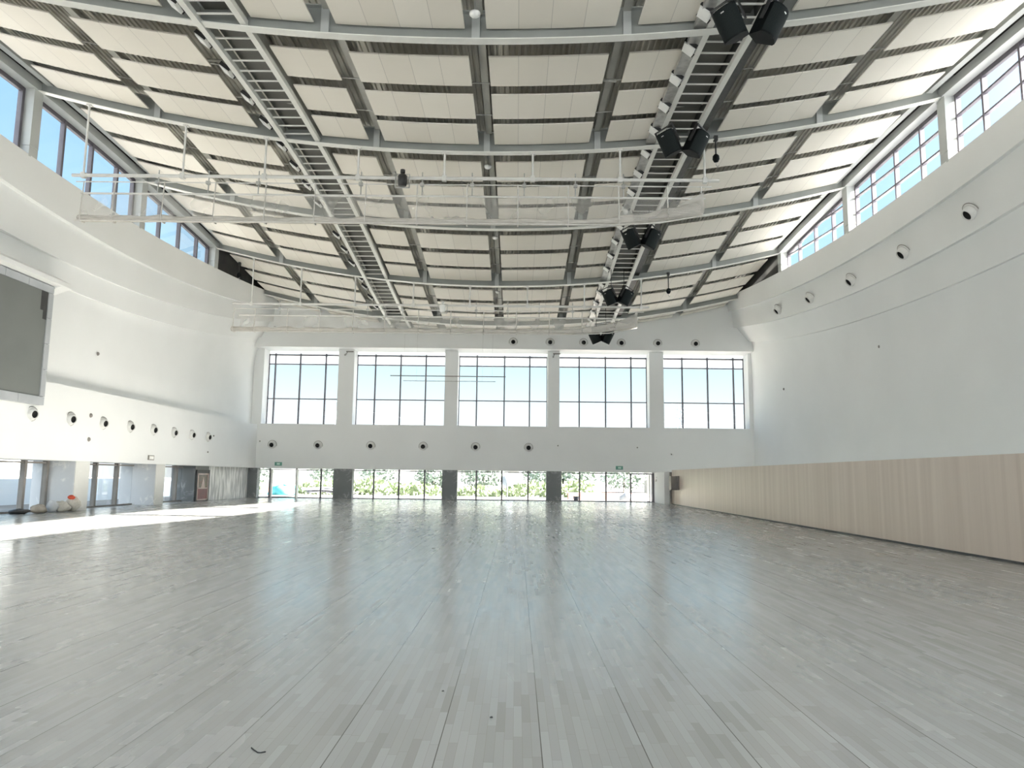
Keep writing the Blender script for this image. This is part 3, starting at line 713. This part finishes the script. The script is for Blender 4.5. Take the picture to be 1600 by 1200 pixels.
b = MB(); b.prism([(44.2, .8), (44.75, .8), (44.52, 1.42)], -18.815, -18.805, ax='x'); b.build('folded_hose', M['redwood'], t)

# grey box on the end of the maple wall
t = thing('wall_cabinet', 'small grey box fixed near the far end of the maple wall', 'cabinet', (9.8, 46.6, 1))
b = MB(); b.box(9.62, 10.06, 46.3, 46.9, .98, 1.8); b.build('cabinet_box', M['cabinet'], t)
b = MB(); b.box(10.0, 10.075, 46.0, 47.0, .96, 1.82); b.build('back_plate', M['cabinet'], t)
b = MB(); b.box(9.6, 10.06, 46.28, 46.92, .95, .98); b.build('bottom_edge', M['dark'], t)

# exit signs
def exit_sign(x, label):
    t = thing('exit_sign', label, 'exit sign', (x, D - .02, 2.25), 'green exit signs over the low glazing')
    b = MB(); b.box(x - .25, x + .25, D - .05, D, 2.24, 2.49); b.build('housing', M['green'], t)
    b = MB(); b.box(x - .10, x + .12, D - .056, D - .05, 2.30, 2.43); b.build('pictogram', M['signpale'], t)
exit_sign(-16.8, 'green exit sign over the open doorway in the left corner'); exit_sign(7.22, 'green exit sign near the open door on the right')
t = thing('blank_sign', 'small grey framed blank sign box over the second left pillar', 'sign', (-18.4, 37.4, 2.25))
b = MB(); b.box(-18.44, -18.36, 36.8, 37.35, 2.26, 2.5); b.build('sign_frame', M['cabinet'], t)
b = MB(); b.box(-18.37, -18.35, 36.86, 37.29, 2.3, 2.46); b.build('sign_face', M['lamp'], t)

# cameras, sockets
def cam_(x, label):
    t = thing('security_camera', label, 'camera', (x, D - .1, 10.15), 'cameras on the far pillars')
    b = MB(); b.box(x - .02, x + .5, D - .03, D, 10.40, 10.48); b.tube([(x + .1, D - .03, 10.44), (x + .05, D - .18, 10.3)], .025, 6); b.build('bracket', M['cabinet'], t)
    b = MB(); b.lathe([(0, -.12), (.06, -.12), (.06, .14), (0, .14)], lookm((x, D - .25, 10.2), (-.2, -1, -.5)), 12); b.build('body', M['galv'], t)
cam_(-12.3, 'small security camera on the pillar right of the first tall window'); cam_(2.55, 'small security camera on the pillar right of the third tall window')
def socket(p, d, label, s=.05):
    b = MB(); b.lathe([(0, .05), (s * .7, .05), (s, .0)], lookm(p, d), 10); o = b.build('wall_socket', M['cabinet'])
    tag(o, label, 'socket', 'small fittings on the white walls')
socket((2.9, D, 3.87), (0, -1, 0), 'small grey fitting right of the last nozzle under the far windows')
socket((8.5, D, 3.8), (0, -1, 0), 'small grey fitting under the fourth tall window'); socket((10.9, D, 3.35), (0, -1, 0), 'small grey fitting low under the fifth tall window')
socket((-18.2, D, 3.95), (0, -1, 0), 'small grey fitting in the left corner of the far band')
socket((-18.42, 44.6, 3.9), (1, 0, 0), 'small grey fitting past the last nozzle of the left wall'); socket((-18.42, 43.9, 2.9), (1, 0, 0), 'small grey fitting low near the left corner')
socket((-18.42, 31.6, 3.02), (1, 0, 0), 'small grey fitting below the second nozzle of the left wall', .1)
socket((-18.42, 31.6, 4.05), (1, 0, 0), 'small grey bracket right of the second nozzle of the left wall', .1)
socket((-18.86, 32.5, 6.9), (1, 0, 0), 'small grey fitting on the curved wall right of the screen', .09)
for p, l in (((1409, 533), 'small dark fitting high on the plain right wall'), ((1226, 599), 'thin dark fitting on the right wall nearest the corner'), ((1356, 464), 'small dark fitting on the lowest band of the right wall'), ((1181, 643), 'faint fitting on the right wall edge by the last window')): pass
socket((16.70, 33.6, 7.8), (-1, 0, 0), 'small dark fitting high on the plain right wall', .09); socket((16.70, 45.9, 7.3), (-1, 0, 0), 'thin dark fitting on the right wall nearest the corner', .08)
b = MB(); b.tube([(9.72, 51.0, 1.72), (9.6, 51.0, 1.72)], .05, 8); b.tube([(9.6, 50.95, 1.55), (9.6, 51.1, 1.45)], .05, 8)
tag(b.build('wall_bracket', M['galv']), 'small grey bracket on the white wall right of the open door', 'bracket')
b = MB(); b.box(-.06, .06, 51.84, 52.0, 1.2, 1.58); o = b.build('switch_box', M['dark'], loc=(0, 0, 0)); o.location = (3.26, 0.1, 0)
tag(o, 'black switch box beside the pillar right of the far centre', 'box')

# slim bars hanging in front of the far windows
for i, (xa, xb, z) in enumerate(((-8.56, -.8, 8.31), (-7.77, -1.49, 8.04))):
    t = thing('flag_bar', '%s slim bar hanging in front of the second and third tall windows' % ('upper dark' if i == 0 else 'lower pale'), 'bar', ((xa + xb) / 2, 49, z), 'slim hanging bars')
    b = MB(); b.tube([(xa, 49 + i * .5, z), (xb, 49 + i * .5, z)], .032 if i == 0 else .022, 8); b.build('bar', M['cabinet'] if i == 0 else M['galv'], t)
    for x in (xa + .9, xb - .9):
        b = MB(); b.tube([(x, 49 + i * .5, z), (x, 49 + i * .5, S(x, 49 + i * .5) + .2)], .005, 4); b.build('cable', M['galv'], t)

# air ducts in the dark gap at the roof edges
for i, (x, z, r) in enumerate(((14.72, 14.95, .13), (14.45, 14.85, .10), (14.2, 14.8, .08))):
    b = MB(); b.tube([(x + .2, 41.5, z + .3), (x + .05, 43.5, z), (x - .1, 45, z - .1), (x - .3, 46.6, z - .3)], r, 10); o = b.build('air_duct', M['duct'])
    tag(o, '%s silver duct in the dark roof gap on the right' % ('thickest', 'middle', 'thinnest')[i], 'duct', 'silver ducts at the roof edge')
for i, (x, z, r) in enumerate(((-17.2, 14.8, .12), (-16.9, 14.7, .09))):
    b = MB(); b.tube([(x - .2, 41.6, z + .3), (x, 43.6, z), (x + .2, 46, z - .3)], r, 10); o = b.build('air_duct', M['duct'])
    tag(o, '%s silver duct in the dark roof gap on the left' % ('thicker', 'thinner')[i], 'duct', 'silver ducts at the roof edge')

# ------------------------------------------------------------------ rubbish by the first grey pillar
def lump(c, r, seed, n=14):
    rnd = random.Random(seed); ph = [rnd.uniform(0, 6.28) for _ in range(4)]; b = MB(); rows = []
    for i in range(9):
        v = -math.pi / 2 + math.pi * i / 8; row = []
        for j in range(n + 1):
            a = 2 * math.pi * j / n; k = 1 + .13 * math.sin(3 * a + ph[0] + v * 2) + .09 * math.sin(5 * a + ph[1] - 3 * v)
            row.append((c[0] + r[0] * k * math.cos(v) * math.cos(a), c[1] + r[1] * k * math.cos(v) * math.sin(a), max(.005, c[2] + r[2] * k * math.sin(v))))
        rows.append(row)
    b.grid(rows, True); return b
for i, (c, r, m, nm, lab, cat) in enumerate([((-18.35, 30.7, .28), (.30, .26, .30), 'sack', 'sack', 'pale stuffed sack leaning on the first grey pillar', 'sack'), ((-18.5, 30.2, .2), (.32, .28, .22), 'sack', 'sack', 'pale sack in the middle of the rubbish by the pillar', 'sack'),
        ((-18.6, 29.75, .22), (.22, .2, .24), 'bluegrey', 'plastic_bag', 'crumpled blue-grey bag among the sacks', 'bag'), ((-18.7, 29.1, .16), (.26, .34, .17), 'brown', 'sack', 'brown bundle at the left of the rubbish', 'bundle'),
        ((-18.32, 30.55, .58), (.14, .12, .09), 'orange', 'hard_hat', 'red hard hat lying on the sacks', 'hat'), ((-19.0, 28.4, .09), (.3, .4, .1), 'dark', 'scrap_heap', 'low dark scrap at the foot of the left glazing', 'scrap')]):
    tag(lump(c, r, i).build(nm, M[m]), lab, cat)
WIRE = [(-1.544, 4.562, .004), (-1.515, 4.525, .004), (-1.481, 4.489, .004), (-1.464, 4.487, .004), (-1.44, 4.503, .004)]
b = MB(); b.tube(WIRE, .004, 5)
tag(b.build('wire_scrap', M['dark']), 'short bent scrap of dark wire lying on the near floor', 'wire')
for i, (x, y) in enumerate(((-10.1, 36.4), (-9.75, 35.4), (-.15, 5.17), (-.535, 5.76), (-8.7, 29.), (-1.85, 16.85))):
    b = lump((x, y, .004), (.011 if y < 10 else .05, .008 if y < 10 else .03, .008), 40 + i, 8); tag(b.build('floor_crumb', M['dark']), ['left dark crumb of a pair far on the floor', 'right dark crumb of a pair far on the floor', 'dark speck nearest the camera on the floor', 'second dark speck from the camera on the floor', 'dark speck on the floor below the first dark pillar', 'small speck in the middle of the floor'][i], 'crumb', 'crumbs on the floor')

# ------------------------------------------------------------------ outdoors
t = thing('viaduct', 'pale concrete viaduct on round pillars beyond the yard', 'viaduct', (0, 92, 0))
b = MB(); b.box(-90, 90, 86, 98, 4.4, 6.6); b.build('road_deck', M['concrete'], t)
for x in (-32, -24.6, -17.6, -11.9, -6.6, -.7, 9.3, 16.8, 25):
    b = MB(); b.box(x - 1.0, x + 1.0, 90, 92, -.2, 4.45); b.build('pier', M['concrete'], t)
def leafy(c, r, seed, b=None, n=420):
    rnd = random.Random(seed); b = b or MB()
    for _ in range(n):
        v = Vector((rnd.gauss(0, 1), rnd.gauss(0, 1), rnd.gauss(0, 1))).normalized(); q = rnd.uniform(.6, 1.08)
        p = Vector((c[0] + v.x * r[0] * q, c[1] + v.y * r[1] * q, c[2] + v.z * r[2] * q))
        d1 = Vector((rnd.uniform(-1, 1), rnd.uniform(-1, 1), rnd.uniform(-1, 1))).normalized(); d2 = d1.cross(v)
        if d2.length < .1: continue
        s = min(r) * rnd.uniform(.10, .2); d2.normalize()
        b.add([p - d1 * s, p + d2 * s * .6, p + d1 * s, p - d2 * s * .6], [(0, 1, 2, 3)])
    return b
TREES = [(-33, 80), (-27, 76), (-20.5, 82), (-14.6, 78), (-9, 80), (-3.5, 79), (3.2, 81), (6.2, 77), (11.5, 80), (16.6, 78), (21.8, 82), (27, 79)]
for i, (x, y) in enumerate(TREES):
    t = thing('tree', '%s leafy tree from the left beyond the low far glazing' % ORD[i], 'tree', (x, y, -.12), 'trees under the viaduct')
    rr = random.Random(i); h = rr.uniform(1.5, 2.0)
    b = MB(); b.tube([(x, y, -.15), (x + .1, y, h * .6), (x, y, h)], [.16, .12, .06], 8); b.build('trunk', M['trunk'], t)
    leafy((x, y, h), (rr.uniform(1.8, 2.6), 1.5, rr.uniform(1.2, 1.6)), i, n=620).build('crown', M['leaf'], t)
b = MB(); rnd = random.Random(5)
for i in range(2600):
    x = rnd.uniform(-24, 7); y = rnd.uniform(66, 69); hh = .9 + .35 * math.sin(x * .35) + .2 * math.sin(x * 1.3); z = rnd.uniform(0, max(.3, hh)); s = rnd.uniform(.12, .24); a = rnd.uniform(0, 6.28)
    b.add([(x - s * math.cos(a), y - s * math.sin(a), z - s), (x + s * math.cos(a), y + s * math.sin(a), z - s * .5), (x + s * .8 * math.cos(a), y, z + s), (x - s * .6, y, z + s * .7)], [(0, 1, 2, 3)])
tag(b.build('shrubs', M['hedge']), 'band of green shrubs across the yard outside the far glazing', 'shrubs', kind='stuff')
b = lump((-18.6, 59.3, .2), (1.15, .9, .62), 77, 18); tag(b.build('tarpaulin_heap', M['teal']), 'blue-green tarpaulin heap outside the left far doorway', 'heap')
t = thing('rebar_pile', 'dark pile of steel bars outside the far glazing, right of the tarpaulin', 'pile', (-16, 60, 0))
for i in range(14):
    r = random.Random(i); b = MB(); z = .05 + .09 * (i % 5); b.tube([(-16.9 + r.uniform(-.2, .4), 59 + r.uniform(-.8, .8), z + r.uniform(0, .35)), (-15.4, 60 + r.uniform(-.6, .6), z + .25), (-13.2 + r.uniform(-.5, .5), 60 + r.uniform(-.8, .8), z)], .045, 6); b.build('bar', M['rebar'], t)
b = MB(); b.box(-21.6, -19.2, 63, 64.2, -.12, .85); tag(b.build('brick_stack', M['brick']), 'stack of reddish bricks behind the tarpaulin heap', 'bricks')
b = MB(); b.box(4.2, 10.5, 60, 61, -.12, .45); tag(b.build('brick_stack', M['brick']), 'low row of reddish bricks outside the right far glazing', 'bricks')
tag(lump((8.2, 55.2, .12), (.55, .4, .42), 78).build('sack', M['bluegrey']), 'blue-grey sack on the yard beside the open door on the right', 'sack')
t = thing('bucket', 'small dark bucket outside the glazing right of the last dark pillar', 'bucket', (4.35, 54.2, -.1))
b = MB(); b.lathe([(0, .0), (.15, .0), (.21, .42), (.2, .42), (.15, .05)], Matrix.Translation((4.35, 54.2, -.12)), 16); b.build('tub', M['rebar'], t)
t = thing('road_sign', 'grey round sign board on a post among the shrubs', 'sign', (-.75, 60, 0))
b = MB(); b.tube([(-.75, 60, -.15), (-.75, 60, 1.2)], .05, 6); b.build('post', M['rebar'], t)
b = MB(); b.lathe([(0, -.03), (.42, -.03), (.45, 0), (.42, .03), (0, .03)], lookm((-.75, 60, 1.35), (0, -1, 0)), 16); b.build('board', M['pane_far'], t)
# houses left and beyond
def house(x, y, w, d, h, lab, nx, nz, face):
    t = thing('building', lab, 'building', (x, y, 0)); b = MB(); b.box(x - w / 2, x + w / 2, y - d / 2, y + d / 2, -.2, h); b.build('walls', M['house'], t)
    for i in range(nx):
        for j in range(nz):
            b = MB(); q = (i + .5) / nx; z = 1.0 + (h - 1.2) * j / nz
            if face == 'x': b.box(x + w / 2, x + w / 2 + .05, y - d / 2 + d * q - .5, y - d / 2 + d * q + .5, z, z + 1.0)
            else: b.box(x - w / 2 + w * q - .8, x - w / 2 + w * q + .8, y - d / 2 - .05, y - d / 2, z, z + 1.3)
            b.build('pane', M['pane_far'], t)
house(-62, 62, 14, 40, 5.4, 'pale low building beyond the blue hoarding on the left', 8, 2, 'x')
house(-24, 150, 60, 14, 9.6, 'long pale building far beyond the viaduct', 12, 3, 'y')
house(30, 160, 40, 14, 8.5, 'pale building far off on the right beyond the viaduct', 8, 3, 'y')
t = thing('hoarding', 'pale blue site hoarding outside the low left glazing', 'fence', (-26, 45, 0))
for i in range(22):
    b = MB(); y = 22 + 2.4 * i; b.box(-26.06, -26, y + .03, y + 2.37, -.1, 1.25); b.build('board', M['hoard'], t)
b = MB(); b.prism([(-24.6, -.1), (-21.6, -.1), (-22.2, 2.6), (-22.6, 2.6)], 28.6, 29.2); tag(b.build('sloping_sheet', M['hoard']), 'pale blue sheet leaning outside the nearest left glazing', 'sheet')
def pylon(x, y, h, lab):
    t = thing('pylon', lab, 'pylon', (x, y, 0), 'far lattice pylons'); b = MB(); w0, w1 = h * .09, h * .018
    for sx in (-1, 1):
        for sy in (-1, 1): b.tube([(x + sx * w0, y + sy * w0, 0), (x + sx * w1, y + sy * w1, h)], .16, 4)
    for k in range(9):
        z1, z2 = h * k / 9, h * (k + 1) / 9; a1, a2 = w0 + (w1 - w0) * k / 9, w0 + (w1 - w0) * (k + 1) / 9
        for sy in (-1, 1): b.tube([(x - a1, y + sy * a1, z1), (x + a2, y + sy * a2, z2)], .1, 4); b.tube([(x + a1, y + sy * a1, z1), (x - a2, y + sy * a2, z2)], .1, 4)
    b.build('tower', M['pylon'], t); b = MB()
    for z, w in ((.72, .13), (.84, .11), (.95, .09)): b.tube([(x - h * w, y, h * z), (x, y, h * z + h * .03), (x + h * w, y, h * z)], .16, 4)
    b.build('cross_arm', M['pylon'], t)
pylon(-68, 280, 30.5, 'faint lattice pylon in the first tall window'); pylon(62, 280, 29.5, 'faint lattice pylon in the fifth tall window')
for i, (dx, z) in enumerate(((-3, 24.5), (3, 27.5))):
    b = MB(); b.tube([(-68 + dx + 130 * q / 24, 280, z - 7 * (1 - (q / 12 - 1) ** 2)) for q in range(25)], .07, 4); b.tube([(62 + dx + 90 * q / 12, 280, z + q * .2 - 3 * math.sin(q / 12 * 3.14)) for q in range(13)], .07, 4); b.tube([(-68 + dx - 90 * q / 12, 280, z - 3 * math.sin(q / 12 * 3.14)) for q in range(13)], .07, 4)
    tag(b.build('power_line', M['pylon']), '%s power line strung between the faint pylons' % ('lower', 'upper')[i], 'power line')

# ------------------------------------------------------------------ light
SUN = Vector((2.02, -.17, 1)).normalized()          # towards the sun
ld = bpy.data.lights.new('sun', 'SUN'); ld.energy = 76; ld.angle = math.radians(.6); ld.color = (1, .955, .88)
lo = bpy.data.objects.new('sun', ld); COL.objects.link(lo); lo.rotation_euler = (-SUN).to_track_quat('-Z', 'Y').to_euler()
w = bpy.data.worlds.new('sky'); SC.world = w; w.use_nodes = True; nt = w.node_tree; nt.nodes.clear()
def wn(t, **k):
    x = nt.nodes.new('ShaderNode' + t)
    for a, v in k.items(): setattr(x, a, v)
    return x
out = wn('OutputWorld'); bg = wn('Background'); nt.links.new(bg.outputs[0], out.inputs[0])
tc = wn('TexCoord'); nrm = wn('VectorMath', operation='NORMALIZE'); nt.links.new(tc.outputs['Generated'], nrm.inputs[0])
sp = wn('SeparateXYZ'); nt.links.new(nrm.outputs[0], sp.inputs[0])
rp = wn('ValToRGB'); cr = rp.color_ramp
for q_, c_ in ((0., (.93, .98, 1.)), (.05, (.90, .98, 1.)), (.09, (.80, .95, 1.)), (.15, (.60, .86, .985)), (.25, (.46, .74, .97)), (.38, (.36, .61, .90)), (.6, (.25, .50, .86)), (1., (.22, .45, .85))):
    if q_ == 0.: e = cr.elements[0]
    elif q_ == 1.: e = cr.elements[len(cr.elements) - 1]
    else: e = cr.elements.new(q_)
    e.color = (*c_, 1)
nt.links.new(sp.outputs[2], rp.inputs[0])
dt = wn('VectorMath', operation='DOT_PRODUCT'); dt.inputs[1].default_value = SUN; nt.links.new(nrm.outputs[0], dt.inputs[0])
mx = wn('Math', operation='MAXIMUM'); mx.inputs[1].default_value = 0; nt.links.new(dt.outputs['Value'], mx.inputs[0])
pw = wn('Math', operation='POWER'); pw.inputs[1].default_value = 6; nt.links.new(mx.outputs[0], pw.inputs[0])
ml = wn('Math', operation='MULTIPLY'); ml.inputs[1].default_value = 9; nt.links.new(pw.outputs[0], ml.inputs[0])
glow = wn('Mix', data_type='RGBA', blend_type='ADD'); glow.inputs[0].default_value = 1
sc_ = wn('VectorMath', operation='SCALE'); sc_.inputs[0].default_value = (.96, .99, 1.0); nt.links.new(ml.outputs[0], sc_.inputs['Scale'])
# glow added low in the unseen sky behind the viewer, filling the interior
d2 = wn('VectorMath', operation='DOT_PRODUCT'); d2.inputs[1].default_value = Vector((.15, -1, .30)).normalized(); nt.links.new(nrm.outputs[0], d2.inputs[0])
m2 = wn('Math', operation='MAXIMUM'); m2.inputs[1].default_value = 0; nt.links.new(d2.outputs['Value'], m2.inputs[0])
p2 = wn('Math', operation='POWER'); p2.inputs[1].default_value = 1.6; nt.links.new(m2.outputs[0], p2.inputs[0])
l2 = wn('Math', operation='MULTIPLY'); l2.inputs[1].default_value = 4.3; nt.links.new(p2.outputs[0], l2.inputs[0])
a2 = wn('Math', operation='ADD'); nt.links.new(ml.outputs[0], a2.inputs[0]); nt.links.new(l2.outputs[0], a2.inputs[1]); nt.links.new(a2.outputs[0], sc_.inputs['Scale'])
nt.links.new(rp.outputs[0], glow.inputs[6]); nt.links.new(sc_.outputs[0], glow.inputs[7])
nt.links.new(glow.outputs[2], bg.inputs[0]); bg.inputs[1].default_value = .90

# ------------------------------------------------------------------ camera
F = 1150.; H = 1.6
vy = Vector(((807 - 800) / F, (600 - 746.3) / F, -1)).normalized(); vx = Vector((1, -.0108, 0)); vx.z = -(vx.x * vy.x + vx.y * vy.y) / vy.z; vx.normalize(); vz = vx.cross(vy)
R = Matrix((vx, vy, vz)).to_4x4(); R.translation = (0, 0, H)
cd = bpy.data.cameras.new('camera'); co = bpy.data.objects.new('camera', cd); COL.objects.link(co); co.matrix_world = R
cd.sensor_width = 36; cd.lens = F / 1600 * 36; cd.clip_end = 1000; SC.camera = co
vs = SC.view_settings; vs.view_transform = 'Standard'; vs.look = 'None'; vs.gamma = 1; vs.use_curve_mapping = False; vs.exposure = 0.54
cy = SC.cycles; cy.use_denoising = True; cy.max_bounces = 14; cy.diffuse_bounces = 8; cy.glossy_bounces = 4; cy.transparent_max_bounces = 24; cy.sample_clamp_indirect = 6
for o in bpy.data.objects:
    if '_w' in o: del o['_w']
